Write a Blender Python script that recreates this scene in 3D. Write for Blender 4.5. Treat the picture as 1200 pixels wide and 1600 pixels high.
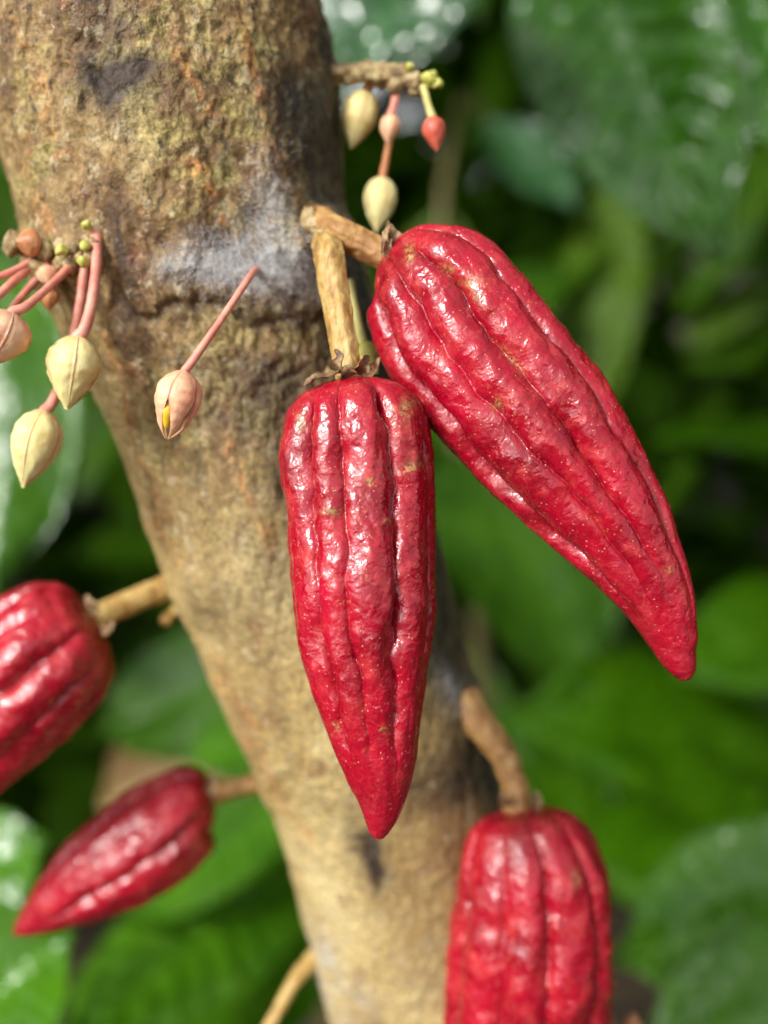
import bpy, math, random
import numpy as np
from mathutils import Vector, Matrix
from mathutils.bvhtree import BVHTree

for o in list(bpy.data.objects):
    bpy.data.objects.remove(o, do_unlink=True)
scene = bpy.context.scene
COL = scene.collection
R_ = math.radians

# ------------------------------------------------------------------ camera
FPX = 1600.0                       # focal length in photo pixels (photo is 1200 x 1600)
CAM = np.array((0.0, 0.0, 0.72))   # metres; the lens is about knee to hip high in front of the trunk
PITCH = R_(-15.0)
FWD = np.array((0.0, math.cos(PITCH), math.sin(PITCH)))
UPV = np.array((0.0, -math.sin(PITCH), math.cos(PITCH)))
RGT = np.array((1.0, 0.0, 0.0))

cd = bpy.data.cameras.new('camera')
cam = bpy.data.objects.new('camera', cd)
COL.objects.link(cam)
cam.location = CAM
cam.rotation_euler = (math.pi / 2 + PITCH, 0, 0)
cd.sensor_fit = 'VERTICAL'
cd.sensor_height = 24.0
cd.sensor_width = 18.0
cd.lens = 24.0 * FPX / 1600.0
cd.clip_start = 0.005
cd.clip_end = 1000.0
cd.dof.use_dof = True
cd.dof.focus_distance = 0.1575
cd.dof.aperture_fstop = 4.3
scene.camera = cam

# ------------------------------------------------------------------ sky, sun, exposure
SUN_EL, SUN_AZ = 36.0, 224.0       # azimuth clockwise from +Y: behind the camera, to its left
world = bpy.data.worlds.new('World')
scene.world = world
world.use_nodes = True
wn = world.node_tree
wn.nodes.clear()
sky = wn.nodes.new('ShaderNodeTexSky')
sky.sky_type = 'NISHITA'
sky.sun_disc = False
sky.sun_elevation = R_(SUN_EL)
sky.sun_rotation = R_(SUN_AZ)
sky.air_density = 1.0
sky.dust_density = 3.0
hs = wn.nodes.new('ShaderNodeHueSaturation')
hs.inputs['Saturation'].default_value = 0.12      # overcast: nearly white light
bgn = wn.nodes.new('ShaderNodeBackground')
bgn.inputs['Strength'].default_value = 0.10
wo = wn.nodes.new('ShaderNodeOutputWorld')
wn.links.new(sky.outputs[0], hs.inputs['Color'])
wn.links.new(hs.outputs[0], bgn.inputs['Color'])
wn.links.new(bgn.outputs[0], wo.inputs['Surface'])

sl = bpy.data.lights.new('sun', 'SUN')
sl.energy = 1.5
sl.angle = R_(13.0)
sl.color = (1.0, 0.97, 0.92)
sun = bpy.data.objects.new('sun', sl)
COL.objects.link(sun)
az, el = R_(SUN_AZ), R_(SUN_EL)
to_sun = Vector((math.sin(az) * math.cos(el), math.cos(az) * math.cos(el), math.sin(el)))
sun.rotation_euler = to_sun.to_track_quat('Z', 'Y').to_euler()
sun.location = (-1, -2, 4)

scene.view_settings.view_transform = 'Standard'
scene.view_settings.look = 'None'
scene.view_settings.gamma = 1.0
scene.view_settings.use_curve_mapping = False
scene.view_settings.exposure = 1.15
scene.render.engine = 'CYCLES'
scene.cycles.use_denoising = True
scene.cycles.max_bounces = 5
scene.cycles.diffuse_bounces = 3
scene.cycles.glossy_bounces = 2
scene.cycles.transmission_bounces = 2
scene.cycles.use_adaptive_sampling = True
scene.cycles.adaptive_threshold = 0.03
scene.cycles.caustics_reflective = False
scene.cycles.caustics_refractive = False

# ------------------------------------------------------------------ helpers
def P(px, py, d):
    """point seen at photo pixel (px, py), d metres ahead of the lens"""
    return CAM + d * (FWD + (px - 600.0) / FPX * RGT + (800.0 - py) / FPX * UPV)

def project(v):
    q = v - CAM
    d = q @ FWD
    return 600 + FPX * (q @ RGT) / d, 800 - FPX * (q @ UPV) / d, d

_PT = {}
def perlin(p, seed=0):
    if seed not in _PT:
        rs = np.random.RandomState(seed + 11)
        perm = rs.permutation(256)
        g = rs.normal(size=(256, 3))
        _PT[seed] = (np.concatenate([perm, perm, perm]), g / np.linalg.norm(g, axis=1)[:, None])
    perm, g = _PT[seed]
    p = np.asarray(p, float)
    i = np.floor(p).astype(int)
    f = p - i
    i &= 255
    w = f * f * f * (f * (f * 6 - 15) + 10)
    out = np.zeros(len(p))
    for a in (0, 1):
        for b in (0, 1):
            for c in (0, 1):
                h = perm[perm[perm[i[:, 0] + a] + i[:, 1] + b] + i[:, 2] + c]
                gr = g[h]
                dd = (gr * (f - np.array((a, b, c)))).sum(1)
                ww = (w[:, 0] if a else 1 - w[:, 0]) * (w[:, 1] if b else 1 - w[:, 1]) * (w[:, 2] if c else 1 - w[:, 2])
                out += dd * ww
    return out * 1.5

def fbm(p, octv=4, seed=0, gain=0.5):
    p = np.asarray(p, float)
    s, a, f = np.zeros(len(p)), 1.0, 1.0
    for k in range(octv):
        s += a * perlin(p * f + k * 17.3, seed + k)
        a *= gain
        f *= 2.03
    return s

def sstep(a, b, x):
    t = np.clip((x - a) / (b - a), 0, 1)
    return t * t * (3 - 2 * t)

def mesh_obj(name, verts, faces, mat, parent=None, smooth=True, attrs=None):
    me = bpy.data.meshes.new(name)
    verts = np.asarray(verts, float)
    loc = np.array(parent.location) if parent is not None else np.zeros(3)
    if parent is None:
        loc = verts.mean(0)
    if isinstance(faces, np.ndarray) and faces.ndim == 2:
        n, k = faces.shape
        me.vertices.add(len(verts))
        me.vertices.foreach_set('co', (verts - loc).astype(np.float32).ravel())
        me.loops.add(n * k)
        me.loops.foreach_set('vertex_index', faces.astype(np.int32).ravel())
        me.polygons.add(n)
        me.polygons.foreach_set('loop_start', np.arange(0, n * k, k, dtype=np.int32))
        me.update(calc_edges=True)
    else:
        me.from_pydata([tuple(v) for v in (verts - loc)], [], [tuple(f) for f in faces])
        me.update()
    me.validate()
    if smooth:
        me.polygons.foreach_set('use_smooth', np.ones(len(me.polygons), dtype=bool))
    if attrs:
        for an, arr in attrs.items():
            at = me.attributes.new(an, 'FLOAT_COLOR', 'POINT')
            at.data.foreach_set('color', np.asarray(arr, np.float32).ravel())
    me.materials.append(mat)
    o = bpy.data.objects.new(name, me)
    COL.objects.link(o)
    if parent is not None:
        o.parent = parent
        o.location = (0, 0, 0)
    else:
        o.location = loc
    return o

def thing(name, label, cat, loc, group=None):
    e = bpy.data.objects.new(name, None)
    COL.objects.link(e)
    e.empty_display_size = 0.01
    e.location = tuple(loc)
    e['label'] = label
    e['category'] = cat
    if group:
        e['group'] = group
    return e

class Sub:
    """stand-in parent location for a sub-part: child of a part whose own offset is zero"""

def sub_obj(name, verts, faces, mat, part, root, **kw):
    o = mesh_obj(name, verts, faces, mat, parent=root, **kw)
    o.parent = part
    return o

def spline(pts, n):
    """Catmull-Rom through pts, n samples, roughly even in arc length"""
    pts = np.asarray(pts, float)
    if len(pts) == 2:
        return pts[0] + np.linspace(0, 1, n)[:, None] * (pts[1] - pts[0])
    seg = np.linalg.norm(np.diff(pts, axis=0), axis=1)
    acc = np.concatenate([[0], np.cumsum(seg)])
    ext = np.vstack([2 * pts[0] - pts[1], pts, 2 * pts[-1] - pts[-2]])
    out = []
    for s in np.linspace(0, acc[-1], n):
        k = min(np.searchsorted(acc, s, side='right') - 1, len(seg) - 1)
        t = (s - acc[k]) / max(seg[k], 1e-9)
        a, b, c, d = ext[k], ext[k + 1], ext[k + 2], ext[k + 3]
        out.append(0.5 * (2 * b + (c - a) * t + (2 * a - 5 * b + 4 * c - d) * t * t + (3 * b - a - 3 * c + d) * t ** 3))
    return np.array(out)

def frames(path, ref):
    T = np.gradient(path, axis=0)
    T /= np.linalg.norm(T, axis=1)[:, None]
    N = np.zeros_like(T)
    n = np.asarray(ref, float)
    for i in range(len(T)):
        n = n - (n @ T[i]) * T[i]
        n /= np.linalg.norm(n)
        N[i] = n
    return T, N, np.cross(T, N)

def grid_faces(nr, nc, close=True):
    i = np.arange(nr - 1)[:, None]
    m = nc if close else nc - 1
    j = np.arange(m)[None, :]
    j2 = (j + 1) % nc
    return np.stack([i * nc + j, i * nc + j2, (i + 1) * nc + j2, (i + 1) * nc + j], -1).reshape(-1, 4)

def tube(pts, radii, n=24, seg=12, bump=0.0, seed=0, bscale=300.0, cap=True, flat=1.0, ribs=0.0):
    """swept tube, returns verts, faces (quads; end rings pulled shut)"""
    path = spline(pts, n)
    r = np.interp(np.linspace(0, 1, n), np.linspace(0, 1, len(radii)), radii)
    T, N, B = frames(path, (0.31, 0.8, 0.5))
    th = np.linspace(0, 2 * math.pi, seg, endpoint=False)
    ring = N[:, None, :] * np.cos(th)[None, :, None] + B[:, None, :] * (np.sin(th) * flat)[None, :, None]
    rr = np.repeat(r[:, None], seg, 1)
    if ribs:
        rr = rr * (1 + ribs * np.sin(7 * th + 1.3)[None, :] + 0.6 * ribs * np.sin(12 * th + np.linspace(0, 2.5, n)[:, None]))
    v = path[:, None, :] + ring * rr[:, :, None]
    if bump:
        k = fbm(v.reshape(-1, 3) * bscale, 3, seed).reshape(n, seg)
        v = path[:, None, :] + ring * (rr * (1 + bump * k))[:, :, None]
    if cap:
        e0 = path[0] - T[0] * r[0] * 0.25 + (v[0] - path[0]) * 0.6
        e1 = path[-1] + T[-1] * r[-1] * 0.25 + (v[-1] - path[-1]) * 0.6
        z0 = np.repeat((path[0] - T[0] * r[0] * 0.35)[None], seg, 0) + (v[0] - path[0]) * 0.02
        z1 = np.repeat((path[-1] + T[-1] * r[-1] * 0.35)[None], seg, 0) + (v[-1] - path[-1]) * 0.02
        v = np.concatenate([z0[None], e0[None], v, e1[None], z1[None]])
    return v.reshape(-1, 3), grid_faces(v.shape[0], seg)

def join(parts):
    V, F, off = [], [], 0
    for v, f in parts:
        V.append(v)
        F.append(np.asarray(f) + off)
        off += len(v)
    return np.vstack(V), np.vstack(F)

# ------------------------------------------------------------------ materials
class NT:
    def __init__(self, name):
        self.m = bpy.data.materials.new(name)
        self.m.use_nodes = True
        self.t = self.m.node_tree
        self.t.nodes.clear()
        self.out = self.t.nodes.new('ShaderNodeOutputMaterial')
    def n(self, typ, **kw):
        nd = self.t.nodes.new(typ)
        for k, v in kw.items():
            setattr(nd, k, v)
        return nd
    def l(self, a, b):
        self.t.links.new(a, b)
    def inp(self, sock, v):
        if hasattr(v, 'is_output') or isinstance(v, bpy.types.NodeSocket):
            self.l(v, sock)
        else:
            sock.default_value = v
    def coord(self):
        if not hasattr(self, '_c'):
            self._c = self.n('ShaderNodeTexCoord').outputs['Object']
        return self._c
    def mapping(self, scale, rot=(0, 0, 0), loc=(0, 0, 0)):
        m = self.n('ShaderNodeMapping')
        m.inputs['Scale'].default_value = scale
        m.inputs['Rotation'].default_value = rot
        m.inputs['Location'].default_value = loc
        self.l(self.coord(), m.inputs['Vector'])
        return m.outputs[0]
    def noise(self, scale, detail=4, rough=0.55, vec=None, dist=0.0):
        nd = self.n('ShaderNodeTexNoise')
        nd.inputs['Scale'].default_value = scale
        nd.inputs['Detail'].default_value = detail
        nd.inputs['Roughness'].default_value = rough
        nd.inputs['Distortion'].default_value = dist
        self.l(vec if vec is not None else self.coord(), nd.inputs['Vector'])
        return nd.outputs['Fac']
    def voronoi(self, scale, feature='F1', vec=None, rand=1.0):
        nd = self.n('ShaderNodeTexVoronoi', feature=feature)
        nd.inputs['Scale'].default_value = scale
        nd.inputs['Randomness'].default_value = rand
        self.l(vec if vec is not None else self.coord(), nd.inputs['Vector'])
        return nd
    def ramp(self, fac, stops, interp='LINEAR'):
        nd = self.n('ShaderNodeValToRGB')
        cr = nd.color_ramp
        cr.interpolation = interp
        while len(cr.elements) < len(stops):
            cr.elements.new(0.5)
        for e, (p, c) in zip(cr.elements, stops):
            e.position = p
            e.color = c if len(c) == 4 else (*c, 1)
        self.l(fac, nd.inputs['Fac'])
        return nd.outputs['Color']
    def rng(self, v, a, b, c=0.0, d=1.0, smooth=True):
        nd = self.n('ShaderNodeMapRange')
        if smooth:
            nd.interpolation_type = 'SMOOTHSTEP'
        self.l(v, nd.inputs['Value'])
        for k, x in zip(('From Min', 'From Max', 'To Min', 'To Max'), (a, b, c, d)):
            nd.inputs[k].default_value = x
        return nd.outputs[0]
    def math(self, op, a, b=None, clamp=False):
        nd = self.n('ShaderNodeMath', operation=op, use_clamp=clamp)
        self.inp(nd.inputs[0], a)
        if b is not None:
            self.inp(nd.inputs[1], b)
        return nd.outputs[0]
    def mix(self, fac, a, b, blend='MIX'):
        nd = self.n('ShaderNodeMix', data_type='RGBA', blend_type=blend)
        self.inp(nd.inputs[0], fac)
        for s, v in ((nd.inputs[6], a), (nd.inputs[7], b)):
            if isinstance(v, (tuple, list)):
                s.default_value = (*v, 1) if len(v) == 3 else v
            else:
                self.l(v, s)
        return nd.outputs[2]
    def attr(self, name):
        a = self.n('ShaderNodeAttribute', attribute_name=name)
        s = self.n('ShaderNodeSeparateColor')
        self.l(a.outputs['Color'], s.inputs[0])
        return s.outputs[0], s.outputs[1], s.outputs[2], a.outputs['Alpha']
    def bump(self, h, dist, strength=1.0, nrm=None):
        b = self.n('ShaderNodeBump')
        b.inputs['Distance'].default_value = dist
        self.inp(b.inputs['Strength'], strength)
        self.l(h, b.inputs['Height'])
        if nrm is not None:
            self.l(nrm, b.inputs['Normal'])
        return b.outputs[0]
    def principled(self, color, rough=0.5, nrm=None, **kw):
        p = self.n('ShaderNodeBsdfPrincipled')
        self.inp(p.inputs['Base Color'], color if not isinstance(color, tuple) or len(color) == 4 else (*color, 1))
        self.inp(p.inputs['Roughness'], rough)
        if nrm is not None:
            self.l(nrm, p.inputs['Normal'])
        for k, v in kw.items():
            self.inp(p.inputs[k.replace('_', ' ')], v)
        self.p = p
        return p.outputs[0]
    def done(self, sh):
        self.l(sh, self.out.inputs['Surface'])
        return self.m

def mat_pod(name):
    t = NT(name)
    big = t.noise(70, 4, 0.6)
    mid = t.noise(260, 5, 0.65)
    col = t.ramp(big, [(0.3, (0.22, 0.001, 0.010)), (0.55, (0.36, 0.002, 0.017)), (0.75, (0.46, 0.006, 0.030))])
    col = t.mix(t.rng(mid, 0.46, 0.72), col, (0.45, 0.030, 0.035))
    # pale rusty mottling and pin-prick speckles of the rind
    rub = t.math('MULTIPLY', t.rng(t.noise(900, 5, 0.7), 0.55, 0.74), t.rng(t.noise(110, 3, 0.5), 0.42, 0.68))
    col = t.mix(t.math('MULTIPLY', rub, 0.7), col, (0.54, 0.17, 0.08))
    vo = t.voronoi(1150)
    dots = t.math('MULTIPLY', t.rng(vo.outputs['Distance'], 0.10, 0.24, 1, 0), t.rng(t.noise(420, 2), 0.44, 0.58))
    col = t.mix(t.math('MULTIPLY', dots, 0.55), col, (0.66, 0.28, 0.15))
    v2 = t.voronoi(330)
    dk = t.math('MULTIPLY', t.rng(v2.outputs['Distance'], 0.03, 0.09, 1, 0), t.rng(t.noise(95, 2), 0.55, 0.62))
    col = t.mix(dk, col, (0.05, 0.012, 0.008))
    scar, tip, _, _ = t.attr('marks')
    sc = t.math('MULTIPLY', scar, t.rng(t.noise(1300, 4, 0.7), 0.40, 0.56))
    col = t.mix(sc, col, t.ramp(t.noise(2200, 3), [(0.35, (0.10, 0.06, 0.015)), (0.6, (0.48, 0.32, 0.12))]))
    col = t.mix(t.math('MULTIPLY', tip, 0.6), col, (0.33, 0.004, 0.018))
    h1 = t.noise(560, 2, 0.5, dist=0.4)
    h2 = t.noise(2300, 3, 0.6)
    nrm = t.bump(h1, 0.0006, 0.6)
    nrm = t.bump(h2, 0.00008, 0.7, nrm)
    nrm = t.bump(dots, 0.00010, 0.7, nrm)
    ro = t.rng(t.noise(300, 4, 0.65), 0.42, 0.62, 0.10, 0.40)
    ro = t.math('ADD', ro, t.math('MULTIPLY', t.math('ADD', sc, t.math('MULTIPLY', tip, 0.5)), 0.22))
    sh = t.principled(col, ro, nrm)
    t.p.inputs['Specular IOR Level'].default_value = 0.68
    return t.done(sh)

def mat_bark():
    t = NT('bark')
    mould, dark, tan, ora = t.attr('stain_shade')
    crack, right, _, _ = t.attr('crack_shade')
    vec = t.mapping((1, 1, 0.55), (0, R_(16), 0))
    n1 = t.noise(95, 6, 0.68, vec, 0.4)
    n2 = t.noise(330, 4, 0.68)
    n3 = t.noise(1100, 3, 0.7)
    col = t.ramp(n1, [(0.32, (0.045, 0.022, 0.009)), (0.43, (0.14, 0.075, 0.027)), (0.55, (0.26, 0.165, 0.062)), (0.68, (0.42, 0.32, 0.14))])
    # lower trunk is smoother, paler straw-brown
    tcol = t.ramp(t.noise(38, 4, 0.55, vec), [(0.3, (0.22, 0.135, 0.05)), (0.48, (0.42, 0.30, 0.115)), (0.7, (0.56, 0.45, 0.22))])
    tcol = t.mix(t.math('MULTIPLY', t.rng(t.noise(30, 5, 0.62, t.mapping((1, 1, .4), (0, R_(16), 0), (5, 2, 1))), 0.46, 0.62), 0.7), tcol, (0.17, 0.105, 0.042))
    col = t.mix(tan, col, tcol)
    # reddish scales and olive-yellow lichen crust
    col = t.mix(t.math('MULTIPLY', t.rng(t.noise(150, 5, 0.6), 0.56, 0.66), 0.55), col, (0.21, 0.075, 0.03))
    lich = t.math('MULTIPLY', t.rng(t.noise(190, 5, 0.7), 0.48, 0.58), t.rng(t.noise(38, 2), 0.36, 0.54))
    lich = t.math('MULTIPLY', lich, t.math('SUBTRACT', 1.0, t.math('MULTIPLY', tan, 0.75)))
    col = t.mix(t.math('MULTIPLY', lich, 0.45), col, t.ramp(n3, [(0.35, (0.23, 0.20, 0.045)), (0.65, (0.46, 0.42, 0.14))]))
    col = t.mix(t.math('MULTIPLY', t.rng(t.noise(300, 4, 0.75), 0.56, 0.62), 0.5), col, (0.48, 0.42, 0.26))
    col = t.mix(t.math('MULTIPLY', t.rng(t.noise(360, 4, 0.75, t.mapping((1, 1, .6), (0, 0.3, 0), (3, 1, 2))), 0.58, 0.64), t.math('SUBTRACT', 0.75, t.math('MULTIPLY', tan, 0.6))), col, (0.035, 0.020, 0.010))
    col = t.mix(t.math('MULTIPLY', t.math('MULTIPLY', ora, t.rng(n2, 0.38, 0.56)), 0.75), col, t.ramp(n3, [(0.35, (0.30, 0.10, 0.025)), (0.65, (0.55, 0.26, 0.08))]))
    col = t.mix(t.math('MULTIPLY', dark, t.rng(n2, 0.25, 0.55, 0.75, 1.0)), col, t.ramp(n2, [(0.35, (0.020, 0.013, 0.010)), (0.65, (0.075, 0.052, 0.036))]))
    col = t.mix(t.math('MULTIPLY', right, t.rng(n2, 0.3, 0.65, 1.0, 0.75)), col, t.ramp(n2, [(0.35, (0.012, 0.012, 0.008)), (0.65, (0.055, 0.050, 0.032))]))  # mossy right side with its shade painted in
    col = t.mix(t.math('MULTIPLY', t.math('MULTIPLY', crack, t.rng(n2, 0.42, 0.58)), 0.7), col, (0.05, 0.028, 0.014))
    mo = t.math('MULTIPLY', t.math('MULTIPLY', mould, t.rng(t.noise(140, 5, 0.75), 0.34, 0.66), True), 0.85)
    col = t.mix(mo, col, t.ramp(t.noise(420, 5, 0.65), [(0.34, (0.22, 0.215, 0.21)), (0.5, (0.52, 0.535, 0.55)), (0.64, (0.78, 0.80, 0.81))]))
    # fine value break-up
    col = t.mix(0.55, col, t.ramp(n3, [(0.30, (0.15, 0.14, 0.13)), (0.48, (0.9, 0.9, 0.9)), (0.70, (1.75, 1.7, 1.6))]), 'MULTIPLY')
    bs = t.math('SUBTRACT', 0.9, t.math('MULTIPLY', tan, 0.68))
    nrm = t.bump(n1, 0.0008, bs)
    nrm = t.bump(n2, 0.0010, bs, nrm)
    nrm = t.bump(n3, 0.00035, bs, nrm)
    ro = t.rng(n2, 0.3, 0.7, 0.55, 0.85)
    return t.done(t.principled(col, ro, nrm))

def mat_sepal(name, stops, seam, tipc):
    t = NT(name)
    e, tp, _, _ = t.attr('seam')
    col = t.ramp(t.noise(260, 4, 0.62), stops)
    col = t.mix(t.math('MULTIPLY', e, 0.38), col, seam)
    col = t.mix(t.math('MULTIPLY', tp, 0.5), col, tipc)
    nrm = t.bump(t.noise(1100, 3, 0.6), 0.00015, 0.9)
    sh = t.principled(col, 0.5, nrm, Subsurface_Weight=0.3, Subsurface_Scale=0.0012, Sheen_Weight=0.06)
    t.p.inputs['Subsurface Radius'].default_value = (1.0, 0.7, 0.4)
    return t.done(sh)

def mat_simple(name, stops, scale=300, rough=0.5, bumpd=0.0002, bscale=900, stretch=None, **kw):
    t = NT(name)
    vec = t.mapping(stretch) if stretch else None
    col = t.ramp(t.noise(scale, 5, 0.62, vec), stops)
    nrm = t.bump(t.noise(bscale, 4, 0.6, vec), bumpd, 0.9)
    return t.done(t.principled(col, rough, nrm, **kw))

def mat_leaf(name, c0, c1, glow, rough=0.22, trans=0.25, wet=1.0, spec=0.5, cell=125):
    t = NT(name)
    vein, edge, _, _ = t.attr('leaf')
    col = t.ramp(t.noise(45, 4, 0.55), [(0.3, c0), (0.7, c1)])
    col = t.mix(t.math('MULTIPLY', vein, 0.35), col, tuple(min(1, x * 1.5 + 0.004) for x in c1))
    h = t.noise(cell, 1, 0.4)
    nrm = t.bump(h, 0.0022 * wet, 0.8)
    ro = t.rng(t.noise(90, 3), 0.35, 0.65, rough * 0.75, rough * 1.4)
    a = t.principled(col, ro, nrm)
    t.p.inputs['Specular IOR Level'].default_value = spec
    tr = t.n('ShaderNodeBsdfTranslucent')
    tr.inputs['Color'].default_value = (*glow, 1)
    mx = t.n('ShaderNodeMixShader')
    mx.inputs[0].default_value = trans
    t.l(a, mx.inputs[1])
    t.l(tr.outputs[0], mx.inputs[2])
    return t.done(mx.outputs[0])

M = {}
M['pod'] = mat_pod('pod_rind')
M['bark'] = mat_bark()
M['stalk'] = mat_simple('stalk_ochre', [(0.32, (0.17, 0.075, 0.018)), (0.46, (0.42, 0.25, 0.065)), (0.68, (0.60, 0.45, 0.17))], 420, 0.5, 0.0006, 800, (1, 1, 0.22))
M['stalk_brown'] = mat_simple('stalk_brown', [(0.3, (0.20, 0.085, 0.022)), (0.5, (0.37, 0.19, 0.06)), (0.72, (0.50, 0.33, 0.13))], 300, 0.55, 0.0004, 700)
M['sepal_dry'] = mat_simple('sepal_dry', [(0.3, (0.07, 0.035, 0.018)), (0.52, (0.24, 0.14, 0.06)), (0.72, (0.48, 0.36, 0.20))], 500, 0.6, 0.0002, 1200)
M['sepal_cream'] = mat_sepal('sepal_cream', [(0.3, (0.72, 0.52, 0.18)), (0.5, (0.82, 0.68, 0.29)), (0.75, (0.84, 0.75, 0.38))], (0.60, 0.27, 0.14), (0.62, 0.50, 0.20))
M['sepal_pink'] = mat_sepal('sepal_pink', [(0.3, (0.74, 0.32, 0.18)), (0.5, (0.80, 0.44, 0.26)), (0.75, (0.82, 0.56, 0.34))], (0.62, 0.20, 0.14), (0.66, 0.40, 0.20))
M['sepal_red'] = mat_simple('sepal_red', [(0.3, (0.50, 0.07, 0.04)), (0.7, (0.70, 0.18, 0.11))], 300, 0.45, 0.0001, 900)
M['sepal_rust'] = mat_simple('sepal_rust', [(0.3, (0.35, 0.12, 0.04)), (0.7, (0.62, 0.30, 0.13))], 300, 0.45, 0.0001, 900)
M['pedicel'] = mat_simple('pedicel_pink', [(0.3, (0.50, 0.13, 0.09)), (0.5, (0.64, 0.24, 0.17)), (0.75, (0.72, 0.38, 0.28))], 320, 0.5, 0.0001, 1100)
M['pedicel_green'] = mat_simple('pedicel_green', [(0.3, (0.40, 0.36, 0.10)), (0.7, (0.62, 0.56, 0.22))], 300, 0.5, 0.0001, 1100)
M['pedicel_rust'] = mat_simple('pedicel_rust', [(0.3, (0.40, 0.13, 0.04)), (0.7, (0.55, 0.24, 0.09))], 300, 0.5, 0.0001, 1100)
M['yellow'] = mat_simple('petal_yellow', [(0.3, (0.72, 0.42, 0.01)), (0.7, (0.85, 0.62, 0.05))], 400, 0.5, 0.0001, 1100)
M['cushion'] = mat_simple('cushion_bark', [(0.28, (0.05, 0.028, 0.014)), (0.45, (0.26, 0.17, 0.07)), (0.6, (0.44, 0.34, 0.16)), (0.75, (0.58, 0.52, 0.36))], 420, 0.65, 0.0008, 700)
M['lime'] = mat_simple('scale_lime', [(0.3, (0.34, 0.34, 0.05)), (0.7, (0.60, 0.58, 0.14))], 400, 0.5, 0.0001, 1000)
M['leaf_deep'] = mat_leaf('leaf_deep_green', (0.026, 0.120, 0.002), (0.050, 0.170, 0.004), (0.10, 0.40, 0.003), 0.10, 0.28, wet=4.0, spec=0.75, cell=75)
M['leaf_mid'] = mat_leaf('leaf_mid_green', (0.030, 0.115, 0.001), (0.065, 0.180, 0.002), (0.16, 0.42, 0.002), 0.22, 0.30, wet=0.8, spec=0.5)
M['leaf_lime'] = mat_leaf('leaf_lime_green', (0.06, 0.120, 0.002), (0.090, 0.180, 0.004), (0.30, 0.46, 0.003), 0.40, 0.50, spec=0.2)
M['leaf_blue'] = mat_leaf('leaf_blue_green', (0.014, 0.060, 0.014), (0.034, 0.110, 0.028), (0.04, 0.18, 0.02), 0.14, 0.12, wet=3.4, spec=0.9, cell=75)
M['leaf_bright'] = mat_leaf('leaf_bright_green', (0.045, 0.160, 0.003), (0.090, 0.240, 0.008), (0.20, 0.50, 0.004), 0.16, 0.32, wet=1.5, spec=0.5, cell=90)
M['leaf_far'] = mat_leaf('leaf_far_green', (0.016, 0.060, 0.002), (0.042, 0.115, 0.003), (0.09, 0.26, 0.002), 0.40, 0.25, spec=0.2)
M['leaf_shade'] = mat_leaf('leaf_shaded_green', (0.012, 0.042, 0.001), (0.038, 0.092, 0.002), (0.08, 0.20, 0.001), 0.40, 0.22, spec=0.12)  # darker green standing in for shade inside the thicket
M['dry'] = mat_simple('dry_leaf', [(0.3, (0.13, 0.07, 0.025)), (0.5, (0.30, 0.19, 0.075)), (0.72, (0.44, 0.32, 0.14))], 40, 0.6, 0.001, 200)
M['mould'] = mat_simple('mould_thread', [(0.3, (0.80, 0.81, 0.82)), (0.7, (0.88, 0.88, 0.88))], 200, 0.8, 0.0, 500)
M['twig'] = mat_simple('twig_green_brown', [(0.3, (0.07, 0.06, 0.02)), (0.7, (0.20, 0.16, 0.06))], 200, 0.6, 0.0004, 500)

def mat_ground():
    t = NT('forest_soil')
    n1 = t.noise(6, 8, 0.65)
    v = t.voronoi(28)
    col = t.ramp(n1, [(0.3, (0.020, 0.013, 0.008)), (0.5, (0.055, 0.036, 0.018)), (0.7, (0.12, 0.08, 0.04))])
    col = t.mix(t.math('MULTIPLY', t.rng(t.noise(14, 3), 0.5, 0.62), 0.6), col, v.outputs['Color'], 'MULTIPLY')
    col = t.mix(t.rng(t.noise(9, 4), 0.56, 0.66), col, (0.03, 0.06, 0.012))
    nrm = t.bump(t.noise(40, 7, 0.7), 0.02, 0.8)
    return t.done(t.principled(col, 0.85, nrm))
M['ground'] = mat_ground()

# ------------------------------------------------------------------ setting: ground
def make_ground():
    # graded grid: fine close to the tree, out to the horizon
    a = np.concatenate([-np.geomspace(400, 3.2, 14), np.linspace(-3, 3, 61), np.geomspace(3.2, 400, 14)])
    X, Y = np.meshgrid(a, a + 0.4)
    p = np.stack([X.ravel(), Y.ravel(), np.zeros(X.size)], 1)
    near = 1 / (1 + (p[:, 0] ** 2 + p[:, 1] ** 2) / 16)
    p[:, 2] = (0.05 * fbm(p * 0.9, 3, 3) + 0.012 * fbm(p * 5, 2, 4)) * near - 0.02
    o = mesh_obj('ground', p, grid_faces(len(a), len(a), False), M['ground'])
    o['kind'] = 'structure'
    return o
make_ground()

# ------------------------------------------------------------------ the cacao tree: trunk
AX = [(220, 0, .200, .0342), (267, 200, .202, .0336), (311, 400, .205, .0312), (392, 600, .210, .0290), (455, 800, .215, .0280),
      (521, 1000, .223, .0274), (594, 1200, .232, .0256), (646, 1400, .241, .0258), (695, 1600, .250, .0262)]
AX = [(x, y, d - .005 * min(1, (1600 - y) / 800), r * (d - .005 * min(1, (1600 - y) / 800)) / d) for x, y, d, r in AX]
axp = [P(x, y, d) for x, y, d, r in AX]
axr = [r for *_, r in AX]
up0, dn0 = axp[0] - axp[2], axp[-1] - axp[-3]
up0 /= np.linalg.norm(up0)
dn0 /= np.linalg.norm(dn0)
above = [axp[0] + up0 * s for s in (1.6, 0.9, 0.4, 0.12)]
for k, s in enumerate((1.6, 0.9, 0.4, 0.12)):
    above[k] = above[k] + np.array((-0.02, 0.10, 0)) * s * s
below = []
q = axp[-1].copy()
dirn = dn0.copy()
while q[2] > -0.06:
    dirn = dirn + np.array((-0.012, 0, -0.10))
    dirn /= np.linalg.norm(dirn)
    q = q + dirn * 0.07
    below.append(q.copy())
pts = np.array(above + axp + below)
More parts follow.
